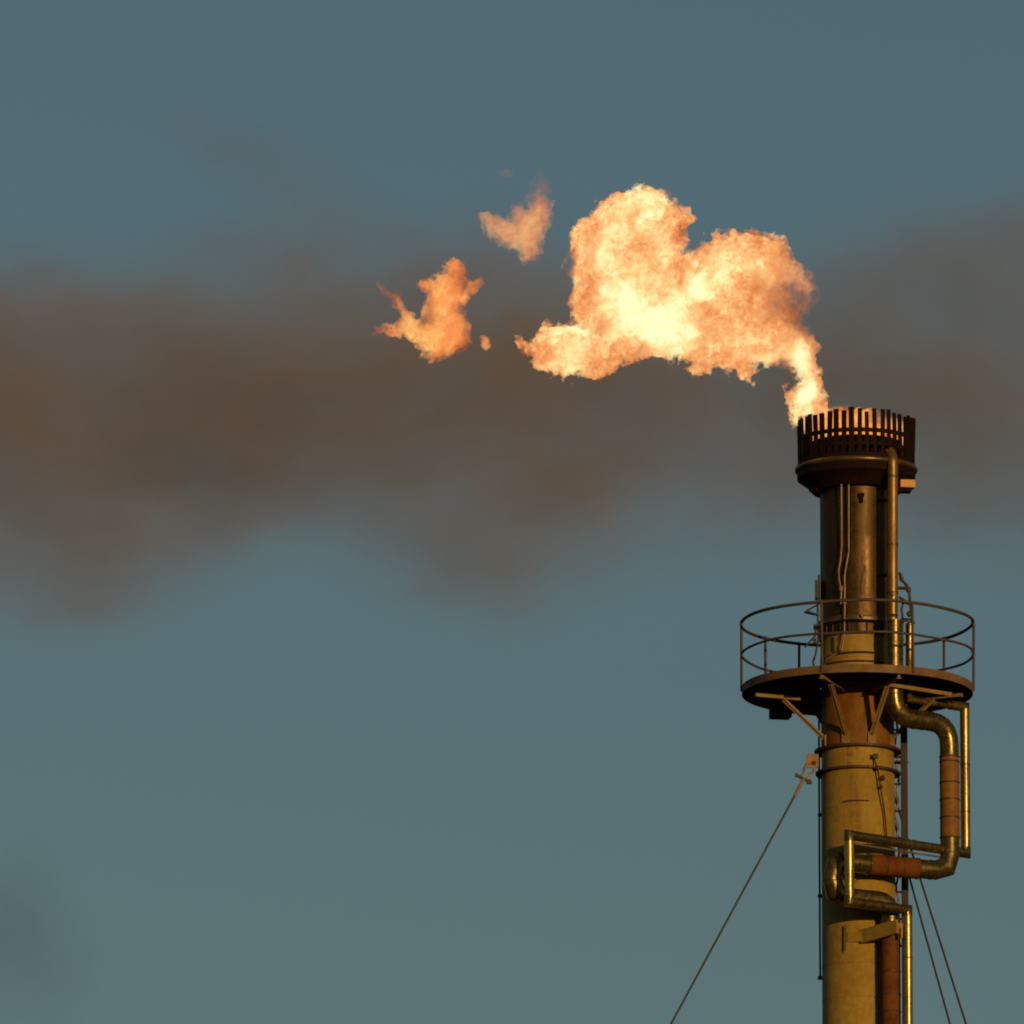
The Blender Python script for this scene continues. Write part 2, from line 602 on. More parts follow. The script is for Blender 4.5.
bm = bmesh.new()
tube(bm, [b1.lerp(b2, .72), b2, b2.lerp(b3, .02)], RP, 18)
obj('mitre_elbow', bm, 'clad', slim)
for q0, q1, q2 in ((b2, b3, b4), (b3, b4, b5), (b4, b5, b6), (b5, b6, b7)):
    e = .11
    bm = bmesh.new()
    tube(bm, [q1 + (q0 - q1).normalized() * e, q1, q1 + (q2 - q1).normalized() * e], RP + .004, 18)
    obj('mitre_elbow', bm, 'clad', slim)
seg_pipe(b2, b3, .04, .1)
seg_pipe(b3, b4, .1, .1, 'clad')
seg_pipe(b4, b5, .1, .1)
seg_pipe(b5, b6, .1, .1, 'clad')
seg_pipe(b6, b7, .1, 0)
for py in (765, 812):
    ringband((b2.x, b2.y, P(965, py, 0).z), (0, 0, 1), RP + .006, .02, 'clad', 'lap_joint', slim)
for t in (.2, .45, .7):
    ringband(b3.lerp(b4, t), b4 - b3, RP + .006, .022, 'clad', 'lap_joint', slim)
for t in (.35, .65):
    ringband(b5.lerp(b6, t), b6 - b5, RP + .006, .02, 'clad', 'lap_joint', slim)
ringband((b6.x, b6.y, P(908, 958, -.95).z), (0, 0, 1), RP + .006, .02, 'clad', 'lap_joint', slim)
# tracer tube below the front run
dn = Vector((0, 0, -.14))
bm = bmesh.new()
tube(bm, [b3.lerp(b4, .16) + dn, b3.lerp(b4, .5) + dn * 1.02, b3.lerp(b4, .95) + dn], .017, 8)
obj('tracer_tube', bm, 'conduit', slim)

# valves and fittings above the deck by the slim pipe
bm = bmesh.new()
ball(bm, P(909.6, 614, -.72), .055, 12)
box(bm, P(906, 620, -.72), .18, .1, .045, R(10))
box(bm, P(911, 622.5, -.72), .13, .13, .035, 0)
tube(bm, [P(911, 612, -.72), P(909, 590, -.7), P(906, 584, -.68), P(901, 580, -.6), P(899.5, 573, -.5)], .024, 8)
tube(bm, [P(903, 622, -.7), P(901.5, 609, -.68), P(904, 600, -.66), P(899, 597, -.62)], .022, 8)
tube(bm, [P(897, 588, -.6), P(910, 588.5, -.7)], .03, 8)
ball(bm, P(908.5, 590, -.7), .05, 10)
tube(bm, [P(901, 602, -.7), P(913, 605, -.74)], .02, 8)
valve = obj('valve_cluster', bm, 'steel', slim)
bm = bmesh.new()
tube(bm, [P(901.5, 573, -.5), P(904, 582, -.55), P(908, 590, -.6)], .018, 8)
obj('valve_stem', bm, 'shackle', slim)

# ---------------- instrument conduits on the barrel
bm = bmesh.new()
tube(bm, [P(841.3, 471, -.72), P(841.6, 545, -.66), P(840.5, 560, -.66), P(838.6, 570, -.66), P(839.2, 580, -.67), P(841.2, 590, -.67), P(840.8, 604, -.66)], .017, 8)
con = obj('conduit', bm, 'conduit', stack)
bm = bmesh.new()
tube(bm, [P(848.6, 476, -.72), P(848.6, 552, -.67), P(846.8, 562, -.68), P(844.6, 575, -.69), P(844.6, 610, -.69), P(844.2, 634, -.69), P(842, 650, -.69), P(833, 655, -.67), P(826, 660, -.6)], .016, 8)
obj('conduit', bm, 'conduit', stack)
for px, py in ((841, 591), (844.6, 604)):
    bm = bmesh.new()
    a = P(px, py, -.69)
    tube(bm, [a, a + Vector((0, 0, .08))], .034, 8)
    obj('coupling', bm, 'shackle', con)
bm = bmesh.new()
tube(bm, [P(838.5, 634, -.67), P(838.8, 652, -.67), P(826.5, 658, -.6), P(824, 668, -.56)], .016, 8)
obj('conduit', bm, 'band', stack)

# left hand conduits and junction parts
bm = bmesh.new()
yl = .08
tube(bm, [P(819, 690, yl), P(819, 760, yl - .02), P(819.4, 850, yl), P(820.2, 975, yl), P(820.6, 979, yl)], .018, 8)
tube(bm, [P(822.2, 690, yl), P(822.2, 850, yl), P(822.6, 975, yl)], .009, 6)
lc = obj('cable_conduit', bm, 'dark_cable', stack)
for py in (815, 896, 978):
    bm = bmesh.new()
    box(bm, P(820.6, py, yl), .10, .08, .06)
    bev(bm, .008)
    obj('conduit_clamp', bm, 'dark_cable', lc)
bm = bmesh.new()
tube(bm, [P(819, 575, -.1), P(817.6, 598, -.2), P(818, 640, -.2), P(815.5, 655, -.2), P(813, 662, -.2), P(816, 676, -.25), P(818, 684, -.25)], .018, 8)
tube(bm, [P(819, 604, -.35), P(806.5, 611, -.6), P(819, 615, -.5)], .016, 8)
tube(bm, [P(804.5, 612.5, -.55), P(818, 615.5, -.4)], .016, 8)
tube(bm, [P(805, 647, -.3), P(815, 636, -.2), P(816, 626, -.2)], .017, 8)
box(bm, P(817.5, 590, -.15), .09, .2, .32)
box(bm, P(815.5, 627, -.2), .07, .1, .09)
box(bm, P(814.5, 641, -.2), .06, .1, .1)
obj('junction_fittings', bm, 'dark_cable', stack)

# ---------------- cable channel behind the right side, with its loose cable
yc = .38
bm = bmesh.new()
tube_p = [P(903.6, 690, yc), P(904.6, 905, yc)]
bar(bm, tube_p[0], Vector((tube_p[0].x + .01, yc, 0)), .12, .16, up=Vector((0, 1, 0)))
ch = obj('cable_channel', bm, 'channel', stack, smooth=False)
bm = bmesh.new()
pts = []
for i in range(46):
    py = 700 + i * 5
    pts.append(P(896.6 + 1.0 * math.sin(i * 1.3) + .8 * math.sin(i * .43 + 1) + i * .03, py, .42))
tube(bm, pts, .02, 8)
obj('loose_cable', bm, 'conduit', ch)
for i in range(9):
    py = 730 + i * 27
    bm = bmesh.new()
    bar(bm, P(891, py, .38), P(902, py, .38), .05, .03)
    obj('standoff', bm, 'channel', ch, smooth=False)

# chain hanging over the right side of the collar
bm = bmesh.new()
tube(bm, [P(873.5, 757, -.62), P(876, 764, -.66), P(879, 776, -.66), P(881, 790, -.64), P(884.5, 812, -.56), P(887, 840, -.52)], .015, 8)
box(bm, P(875.5, 756, -.68), .09, .07, .08)
ball(bm, P(877.5, 768, -.68), .045, 8)
ball(bm, P(882.5, 778, -.62), .05, 8)
ball(bm, P(881, 787, -.64), .035, 8)
obj('hanging_hook', bm, 'band', stack)

# pipe support arm below the loop
bm = bmesh.new()
bar(bm, P(848, 937, -.60), P(863, 936.5, -.72), .06, .18)
bar(bm, P(862, 936.5, -.70), P(897.5, 926.5, -1.25), .07, .24)
arm = obj('support_arm', bm, 'paint', stack, smooth=False)
bm = bmesh.new()
bar(bm, P(845.3, 925, -.66), P(845.3, 951, -.66), .022, .02, up=Vector((0, 1, 0)))  # thin dark strip modelled in place of the shadow beside the arm
obj('shadow_strip', bm, 'band', arm, smooth=False)
bm = bmesh.new()
tube(bm, [P(901.2, 924, -1.05), P(901.4, 938, -1.05)], .03, 8)
box(bm, P(899.8, 926, -1.1), .06, .08, .1)
obj('u_bolt', bm, 'shackle', arm)

# ---------------- guy lugs (fixed to the stack)
bm = bmesh.new()
lugc = P(812.5, 761, -.12)
box(bm, lugc, .215, .035, .25)
bev(bm, .006)
lug = obj('guy_lug', bm, 'shackle', stack)
bm = bmesh.new()
a = P(813.8, 763, -.145)
tube(bm, [a, a + Vector((0, .05, 0))], .042, 12)
obj('pin', bm, 'rust', lug)
bm = bmesh.new()
bar(bm, P(893, 762, .30), P(904, 763, .52), .2, .03, up=Vector((0, 0, 1)))
obj('guy_lug', bm, 'band', stack, smooth=False)

# ------------------------------------------------------------------ guy wires


def guy(label, top, via, y_top, y_via, mat, with_shackle):
    A, B = P(*top, y_top), P(*via, y_via)
    d = (B - A).normalized()
    G = A + d * (A.z / -d.z)
    root = bpy.data.objects.new('guy_wire', None)
    root.location = G
    col.objects.link(root)
    tag(root, label, 'guy wire', 'guy wires holding the stack')
    bm_ = bmesh.new()
    s = A + d * (.30 if with_shackle else 0.0)
    tube(bm_, [s - G, (s + d * 2.2) - G, Vector((0, 0, 0))], .0185, 8)
    o = obj('cable', bm_, mat, root)
    if with_shackle:
        # bow shackle through the lug
        s_ = d.cross(Vector((0, 1, 0))).normalized()
        bow = []
        for i in range(17):
            t = -140 + 280 * i / 16
            bow.append(A - G + d * .03 - d * (.105 * math.cos(R(t))) + s_ * (.085 * math.sin(R(t))))
        e1, e2 = bow[0] + d * .12, bow[-1] + d * .12
        bm_ = bmesh.new()
        tube(bm_, [e1] + bow + [e2], .022, 8)
        obj('shackle', bm_, 'shackle', root)
        bm_ = bmesh.new()
        c0 = A - G + d * .235
        tube(bm_, [c0 - s_ * .15, c0 + s_ * .16], .028, 8)
        box(bm_, c0 - s_ * .14, .06, .07, .06)
        box(bm_, c0 + s_ * .10, .09, .08, .07)
        obj('shackle_pin', bm_, 'steel', root)
        bm_ = bmesh.new()
        tube(bm_, [c0 - d * .02, c0 + d * .34], .03, 8)
        obj('socket', bm_, 'shackle', root)
    return root


guy('brown guy wire with a shackle running down to the left of the stack', (810.0, 767.5), (671, 1024), -.12, -.3, 'cable', True)
guy('thin dark guy wire on the right of the stack, the one nearer the column', (888, 800), (950, 1024), .55, 2.0, 'dark_cable', False)
guy('thin dark guy wire on the right of the stack, the one farther from the column', (888.5, 778), (966, 1024), .6, 2.3, 'dark_cable', False)

# ------------------------------------------------------------------ numpy noise


def vnoise(x, y, seed):
    rs = np.random.RandomState(seed)
    tab = rs.rand(256, 256).astype(np.float32)
    xi, yi = np.floor(x).astype(int), np.floor(y).astype(int)
    fx, fy = x - xi, y - yi
    fx = fx * fx * fx * (fx * (fx * 6 - 15) + 10)
    fy = fy * fy * fy * (fy * (fy * 6 - 15) + 10)

    def T(a, b):
        return tab[a & 255, b & 255]
    return ((T(xi, yi) * (1 - fx) + T(xi + 1, yi) * fx) * (1 - fy) + (T(xi, yi + 1) * (1 - fx) + T(xi + 1, yi + 1) * fx) * fy) * 2 - 1


def fbm(x, y, seed, octv=4, gain=.5):
    s, a, f, n = 0, 1.0, 1.0, 0
    for k in range(octv):
        s = s + a * vnoise(x * f + 17.3 * k, y * f + 9.1 * k, seed + k)
        n += a
        a *= gain
        f *= 2.03
    return s / n


def poly_sdf(px, py, poly):
    """positive inside"""
    d = np.full(px.shape, 1e9)
    ins = np.zeros(px.shape, bool)
    n = len(poly)
    for i in range(n):
        ax, ay = poly[i]
        bx, by = poly[(i + 1) % n]
        ex, ey = bx - ax, by - ay
        t = np.clip(((px - ax) * ex + (py - ay) * ey) / (ex * ex + ey * ey + 1e-9), 0, 1)
        d = np.minimum(d, np.hypot(px - ax - t * ex, py - ay - t * ey))
        cond = ((ay > py) != (by > py)) & (px < (bx - ax) * (py - ay) / (by - ay + 1e-12) + ax)
        ins ^= cond
    return np.where(ins, d, -d)


def lens_mesh(name, gx, gy, half_f, half_b, yc, inside, mat):
    """closed body: front and back skins over a grid of the body's own x / z plane.
    half_* in metres, yc depth of the mid-surface"""
    ny, nx = gx.shape
    cell = inside[:-1, :-1] & inside[1:, :-1] & inside[:-1, 1:] & inside[1:, 1:]
    used = np.zeros_like(inside)
    used[:-1, :-1] |= cell
    used[1:, :-1] |= cell
    used[:-1, 1:] |= cell
    used[1:, 1:] |= cell
    idx = -np.ones(inside.shape, int)
    k = int(used.sum())
    idx[used] = np.arange(k)
    ux, uy = gx[used], gy[used]
    verts = []
    for sgn, hh in ((-1, half_f), (1, half_b)):
        y = yc[used] + sgn * hh[used]
        # place in metres: the mid-surface point, then thickness straight along y
        dy = FWD.y + UP.y * (512 - uy) / F
        t = (yc[used] - CAM.y) / dy
        vx = CAM.x + t * (ux - 512) / F
        vz = CAM.z + t * (FWD.z + UP.z * (512 - uy) / F)
        verts.append(np.stack([vx, y, vz], 1))
    V = np.concatenate(verts)
    c = np.argwhere(cell)
    a = idx[c[:, 0], c[:, 1]]
    b = idx[c[:, 0], c[:, 1] + 1]
    d = idx[c[:, 0] + 1, c[:, 1] + 1]
    e = idx[c[:, 0] + 1, c[:, 1]]
    faces = [np.stack([a, e, d, b], 1), np.stack([a + k, b + k, d + k, e + k], 1)]
    # side walls on cell borders
    pad = np.pad(cell, 1)
    up = c[~pad[c[:, 0], c[:, 1] + 1]]
    dn_ = c[~pad[c[:, 0] + 2, c[:, 1] + 1]]
    lf = c[~pad[c[:, 0] + 1, c[:, 1]]]
    rt = c[~pad[c[:, 0] + 1, c[:, 1] + 2]]

    def wall(p, q):
        faces.append(np.stack([p, q, q + k, p + k], 1))
    wall(idx[up[:, 0], up[:, 1]], idx[up[:, 0], up[:, 1] + 1])
    wall(idx[dn_[:, 0] + 1, dn_[:, 1] + 1], idx[dn_[:, 0] + 1, dn_[:, 1]])
    wall(idx[lf[:, 0] + 1, lf[:, 1]], idx[lf[:, 0], lf[:, 1]])
    wall(idx[rt[:, 0], rt[:, 1] + 1], idx[rt[:, 0] + 1, rt[:, 1] + 1])
    Fc = np.concatenate(faces)
    org = Vector(V.mean(0))
    me = bpy.data.meshes.new(name)
    me.vertices.add(len(V))
    me.vertices.foreach_set('co', (V - np.array(org)).astype(np.float32).ravel())
    me.loops.add(Fc.size)
    me.loops.foreach_set('vertex_index', Fc.ravel().astype(np.int32))
    me.polygons.add(len(Fc))
    me.polygons.foreach_set('loop_start', np.arange(0, Fc.size, 4, dtype=np.int32))
    me.update(calc_edges=True)
    me.validate()
    bm_ = bmesh.new()
    bm_.from_mesh(me)
    bmesh.ops.recalc_face_normals(bm_, faces=bm_.faces[:])
    bm_.to_mesh(me)
    bm_.free()
    me.materials.append(mat)
    o = bpy.data.objects.new(name, me)
    o.location = org
    col.objects.link(o)
    return o


# ------------------------------------------------------------------ fire


def blob_field(k, vec, blobs):
    """sum of smooth round bumps: (point, radius, amount)"""
    tot = None
    for p, r, amt in blobs:
        d = k.n('ShaderNodeVectorMath', operation='DISTANCE')
        k.put(d.inputs[0], vec)
        d.inputs[1].default_value = (p[0], p[1] * .4, p[2])
        v = k.rng(d.outputs['Value'], 0.0, r, amt, 0.0)
        tot = v if tot is None else k.math('ADD', tot, v)
    return tot


EXPG = 1.5     # flames outshine the exposure
FIRE = [(0.00, (.30, .07, .015)), (.20, (.72, .21, .055)), (.40, (.96, .36, .125)), (.56, (1.05, .50, .19)),
        (.72, (1.12, .76, .29)), (.88, (1.15, 1.0, .46)), (1.0, (1.15, 1.08, .62))]


def fire_mat(name, org, hot=(), cool=(), core=(), density=9.0, base_t=0.0, n_amp=1.0, scale=2.2, gain=1.0, tint=None, thin=.25, step=.25, stops=FIRE):
    k = N(name)
    tc = k.n('ShaderNodeTexCoord')
    v = tc.outputs['Object']
    n1 = k.noise(v, scale, 8, .6, 1.7)
    n2 = k.noise(v, scale * 4.2, 4, .62, .5)
    n0 = k.noise(v, scale * .5, 3, .5, 1.0)
    nr = k.noise(v, scale * 1.5, 3, .55, 2.2)
    ridge = k.math('SUBTRACT', 1.0, k.math('ABSOLUTE', k.math('MULTIPLY', k.math('SUBTRACT', nr, .5), 5.0)), clamp=True)
    t = k.math('ADD', k.math('MULTIPLY', k.math('SUBTRACT', n1, .5), 1.25 * n_amp), k.math('MULTIPLY', k.math('SUBTRACT', n2, .5), 1.0 * n_amp))
    n3 = k.noise(v, scale * 7.5, 3, .6, .3)
    t = k.math('ADD', t, k.math('MULTIPLY', k.math('SUBTRACT', n0, .5), 1.1 * n_amp))
    t = k.math('ADD', t, k.math('MULTIPLY', k.math('SUBTRACT', ridge, .35), .16 * n_amp))
    t = k.math('ADD', t, k.math('MULTIPLY', k.math('SUBTRACT', n3, .5), .7 * n_amp))
    t = k.math('ADD', t, .50 + base_t)
    wn = k.n('ShaderNodeTexNoise')
    k.put(wn.inputs['Vector'], v)
    wn.inputs['Scale'].default_value = 1.5
    wn.inputs['Detail'].default_value = 4
    wv = k.n('ShaderNodeVectorMath', operation='MULTIPLY_ADD')
    k.put(wv.inputs[0], wn.outputs['Color'])
    wv.inputs[1].default_value = (1.1, .4, 1.1)
    wv.inputs[2].default_value = (-.55, -.2, -.55)
    sv = k.n('ShaderNodeVectorMath', operation='MULTIPLY_ADD')
    k.put(sv.inputs[0], v)
    sv.inputs[1].default_value = (1, .4, 1)
    k.put(sv.inputs[2], wv.outputs[0])
    bv = sv.outputs[0]
    loc = lambda L: [((p - org), r, a) for p, r, a in L]
    if core:
        t = k.math('ADD', t, k.math('MULTIPLY', k.math('SUBTRACT', k.math('MINIMUM', blob_field(k, bv, loc(core)), 1.0), .62), .34))
    if hot:
        t = k.math('ADD', t, blob_field(k, bv, loc(hot)))
    if cool:
        cf = blob_field(k, bv, loc(cool))
        t = k.math('SUBTRACT', t, k.math('MULTIPLY', cf, .34))
    S = k.ramp(t, stops)
    if tint:
        S = k.mix(1.0, S, tint, 'MULTIPLY')
    dn_ = k.rng(k.math('ADD', k.math('MULTIPLY', n1, .75), k.math('MULTIPLY', n2, .25)), .34, .60, thin, 1.0)
    dn_ = k.math('MULTIPLY', dn_, density)
    if cool:
        dn_ = k.math('MULTIPLY', dn_, k.math('POWER', k.math('SUBTRACT', 1.0, k.math('MULTIPLY', cf, .97), clamp=True), 2.2))
    ab = k.n('ShaderNodeVolumeAbsorption')
    ab.inputs['Color'].default_value = (0, 0, 0, 1)
    k.put(ab.inputs['Density'], dn_)
    em = k.n('ShaderNodeEmission')
    k.put(em.inputs['Color'], S)
    k.put(em.inputs['Strength'], k.math('MULTIPLY', dn_, gain))
    ad = k.n('ShaderNodeAddShader')
    k.t.links.new(ab.outputs[0], ad.inputs[0])
    k.t.links.new(em.outputs[0], ad.inputs[1])
    k.t.links.new(ad.outputs[0], k.out.inputs['Volume'])
    k.m.cycles.volume_step_rate = step * .6
    return k.m


def flame(name, polys, zoom, off, seed, Rpx, mat_fn, y0=0.0, edge=9.0, warp=(7, 3.0), depth=1.0, res=1.5, ymap=None, soft=0.0, grow=2.0):
    polys = [[(off[0] + x * zoom, off[1] + y * zoom) for x, y in p] for p in polys]
    xs = [x for p in polys for x, _ in p]
    ys = [y for p in polys for _, y in p]
    gx, gy = np.meshgrid(np.arange(min(xs) - 16, max(xs) + 16, res), np.arange(min(ys) - 16, max(ys) + 16, res))
    w1, w2 = warp
    wx = gx + w1 * fbm(gx / 22, gy / 22, seed, 2) + w2 * fbm(gx / 6.5, gy / 6.5, seed + 20, 3, .65)
    wy = gy + w1 * fbm(gx / 22, gy / 22, seed + 40, 2) + w2 * fbm(gx / 6.5, gy / 6.5, seed + 60, 3, .65)
    d = np.max([poly_sdf(wx, wy, p) for p in polys], axis=0)
    d = d + grow + soft * fbm(gx / 11, gy / 11, seed + 90, 4, .65)
    inside = d > 0
    dd = np.maximum(d, 0)
    prof = np.sqrt(np.minimum(dd, Rpx) * (2 * Rpx - np.minimum(dd, Rpx)))
    prof = prof * (1 - np.exp(-(dd / edge) ** 1.45)) * U * depth
    nf = 1 + .38 * fbm(gx / 30, gy / 30, seed + 3, 4, .6) + .10 * fbm(gx / 8, gy / 8, seed + 5, 3)
    nb_ = 1 + .38 * fbm(gx / 30, gy / 30, seed + 7, 4, .6)
    yc_ = np.full(gx.shape, y0) if ymap is None else ymap(gx, gy)
    yc_ = yc_ + .22 * fbm(gx / 45, gy / 45, seed + 11, 2)
    # the org is needed by the material before the mesh exists
    m_ = bpy.data.materials.new('tmp')
    o = lens_mesh(name, gx, gy, prof * nf + .002, prof * nb_ + .002, yc_, inside, m_)
    o.data.materials[0] = mat_fn(Vector(o.location))
    bpy.data.materials.remove(m_)
    return o


main_poly = [(880, 790), (858, 768), (850, 742), (848, 704), (832, 672), (856, 664), (880, 642), (876, 616), (835, 606), (800, 612), (760, 598),
             (745, 622), (730, 657), (705, 632), (672, 606), (640, 600), (620, 624), (578, 628), (552, 600), (520, 578), (460, 580), (400, 590),
             (335, 614), (275, 636), (215, 635), (150, 622), (100, 598), (82, 572), (55, 550), (45, 525), (62, 520), (90, 543), (96, 512),
             (130, 486), (180, 478), (225, 468), (200, 420), (214, 390), (204, 350), (190, 318), (200, 288), (206, 230), (225, 190), (250, 160),
             (290, 130), (330, 105), (390, 85), (432, 72), (462, 80), (492, 102), (520, 128), (555, 150), (567, 176), (550, 200), (562, 236),
             (526, 268), (546, 262), (582, 246), (620, 230), (652, 217), (712, 211), (756, 215), (790, 228), (832, 234), (846, 262), (852, 288),
             (886, 306), (915, 350), (926, 420), (895, 446), (885, 478), (903, 492), (924, 522), (930, 580), (940, 650), (962, 735), (985, 775), (930, 785)]


def hp(x, y, yd=0.0):
    return P(x, y, yd)


HOT = [(hp(632, 314, -.9), .8, .38), (hp(664, 330, -.8), .55, .34), (hp(612, 300, -.9), .6, .22), (hp(703, 294, -.8), .36, .40), (hp(716, 306, -.8), .3, .30),
       (hp(650, 208, -.6), .5, .26), (hp(655, 238, -.7), .5, .22), (hp(610, 222, -.6), .4, .08), (hp(566, 338, -.6), .5, .20), (hp(592, 348, -.6), .45, .14),
       (hp(805, 345, -.45), .38, .54), (hp(813, 372, -.45), .40, .54), (hp(816, 396, -.45), .42, .48), (hp(800, 412, -.45), .42, .50), (hp(700, 340, -.7), .5, .12)]
COOL = [(hp(794, 294, -.5), 1.25, .88), (hp(762, 292, -.6), .7, .34), (hp(770, 320, -.6), .55, .25), (hp(782, 372, -.2), .6, .8),
        (hp(568, 268, -.2), .42, .75), (hp(570, 285, -.2), .4, .6), (hp(686, 246, -.3), .35, .7)]


CORE = [(hp(x, y, -.5), r * U, a) for x, y, r, a in ((630, 222, 62, .9), (600, 255, 45, .5), (622, 300, 66, .9), (570, 345, 46, .8), (668, 325, 60, .8), (715, 285, 60, .8),
        (745, 255, 40, .4), (750, 335, 52, .7), (808, 352, 30, .9), (815, 385, 28, .9), (805, 408, 26, .8), (700, 350, 40, .4), (655, 255, 50, .5))]


def ymain(gx, gy):
    # the plume leans out of the mouth of the tip and drifts a little towards the camera
    return -.12 - .25 * np.clip((800 - gx) / 300, 0, 1)


fm = flame('flame', [main_poly], .3418, (500, 160), 11, 62, lambda o: fire_mat('fire', o, HOT, COOL, CORE, 14, .035, 1.12, 2.2, EXPG, thin=.05),
           edge=15, warp=(2.5, 5.5), soft=6.0, grow=3.2, ymap=ymain)
tag(fm, 'large billowing orange and yellow flame blown left from the burner tip', 'flame')

puffA = [(430, 450), (465, 480), (492, 530), (540, 518), (532, 565), (490, 602), (462, 632), (470, 670), (496, 720), (502, 792), (470, 805), (400, 842),
         (345, 868), (310, 850), (260, 800), (230, 775), (165, 757), (112, 748), (112, 734), (140, 728), (200, 720), (203, 680), (172, 645), (156, 600), (108, 552),
         (112, 542), (152, 552), (212, 590), (228, 650), (290, 692), (300, 650), (320, 590), (285, 545), (340, 530), (380, 500), (390, 465)]
fa = flame('flame', [puffA], .2441, (350, 150), 31, 34, lambda o: fire_mat('fire_orange', o, [(hp(440, 290, -.4), .5, .10)], [(hp(435, 322, -.5), .32, .75), (hp(388, 290, -.5), .42, .62), (hp(378, 332, -.5), .42, .66), (hp(470, 352, -.5), .4, .6), (hp(462, 280, -.5), .3, .45)],
           [(hp(440, 300, -.5), .9, .8), (hp(435, 345, -.5), .8, .7), (hp(410, 330, -.5), .6, .5)], 8.5, -.06, .8, 3.0, EXPG, (1.0, .78, .58), .05),
           y0=-.5, edge=14, warp=(2.5, 5.0), soft=5.0, grow=3.0)
tag(fa, 'ragged detached orange flame with curling arms, leftmost of the flames', 'flame', 'torn off flames')
puffB = [(775, 105), (800, 108), (812, 180), (812, 260), (802, 330), (782, 400), (752, 445), (722, 466), (690, 432), (640, 392), (590, 370), (550, 325),
         (538, 268), (570, 258), (620, 290), (660, 284), (672, 240), (712, 234), (742, 200), (742, 130)]
fb = flame('flame', [puffB], .2441, (350, 150), 51, 30, lambda o: fire_mat('fire_salmon', o, [(hp(528, 232, -.3), .5, .06)], [(hp(540, 185, -.4), .5, .6)], (), 3.6, -.0, .75, 3.0, .9 * EXPG, (.92, .72, .74), .08),
           y0=-.6, edge=13, warp=(2.5, 4.5), soft=4.5, grow=4.5)
tag(fb, 'pale salmon torn off flame, heart shaped, high between the largest and the leftmost flames', 'flame', 'torn off flames')
puffC = [(540, 762), (566, 768), (574, 800), (556, 818), (538, 795)]
fc = flame('flame', [puffC], .2441, (350, 150), 71, 16, lambda o: fire_mat('fire_fleck', o, (), (), (), 9, -.06, .5, 3.0, .95 * EXPG, (1, .84, .74), .3),
           y0=-.5, edge=5, warp=(1.5, 1.5), res=1.0)
tag(fc, 'tiny orange fleck of flame just right of the leftmost flame', 'flame', 'torn off flames')
puffD = [(598, 82), (632, 74), (668, 84), (672, 98), (640, 104), (606, 100)]
fd = flame('flame', [puffD], .2441, (350, 150), 81, 14, lambda o: fire_mat('fire_wisp', o, (), (), (), 2.2, -.1, .5, 3.0, .62 * EXPG, (.8, .75, .9), .1),
           y0=-.6, edge=8, warp=(3, 3), res=1.0)
tag(fd, 'faint pinkish wisp of flame, topmost and palest of them all', 'flame', 'torn off flames')

# fire inside the slotted tip
bm = bmesh.new()
prof = []
seg, rows = 64, 16
rs = []
for j in range(rows + 1):
    t = j / rows
    ring = []
    for i in range(seg):
        a = 2 * math.pi * i / seg
        rr = 51 * U * (1.0 if t < .75 else math.sqrt(max(0.0, 1 - ((t - .75) / .25) ** 2)) * .9 + .1)
        lift = .06 * math.sin(3 * a + 1) + .06 * math.sin(7 * a) + .07 * math.sin(13 * a + 2) + .05 * math.sin(23 * a)
        left = -math.sin(a)
        zz = Z(444) + t * (.47 + (.10 * left + 1.0 * lift) * (1 if t > .5 else 0) * (t - .5) * 2)
        rr *= 1 + .05 * math.sin(9 * a + 5 * t)
        ring.append(bm.verts.new((rr * math.sin(a), -rr * math.cos(a), zz)))
    rs.append(ring)
for j in range(rows):
    for i in range(seg):
        k2 = (i + 1) % seg
        bm.faces.new((rs[j][i], rs[j][k2], rs[j + 1][k2], rs[j + 1][i]))
bm.faces.new(rs[0])
bm.faces.new(rs[-1])
org = Vector((0, 0, Z(444)))
for vtx in bm.verts:
    vtx.co -= org
fi = obj('flame', bm, fire_mat('fire_in_tip', org, [(hp(812, 425, -.5), .6, .3), (hp(850, 420, -.5), .6, .12), (hp(908, 424, -.3), .3, .3)], [(hp(886, 425, -.5), .36, .8)], (), 7, .02, 1.8, 3.8, EXPG * .92, (1.0, .52, .18), .02), smooth=False)
fi.location = org
tag(fi, 'low orange flames seen through the slots inside the burner tip', 'flame')

# ------------------------------------------------------------------ smoke


def smoke_mat(name, color, density, aniso=0.0):
    k = N(name)
    v = k.coord((.55, .8, 1.1))
    n1 = k.noise(v, .55, 4, .55, .8)
    vs_ = k.n('ShaderNodeVolumePrincipled')
    vs_.inputs['Color'].default_value = (*color, 1)
    vs_.inputs['Anisotropy'].default_value = aniso
    k.put(vs_.inputs['Density'], k.rng(n1, .25, .75, density * .7, density * 1.3, False))
    k.t.links.new(vs_.outputs[0], k.out.inputs['Volume'])
    k.m.cycles.volume_step_rate = 1.0
    return k.m


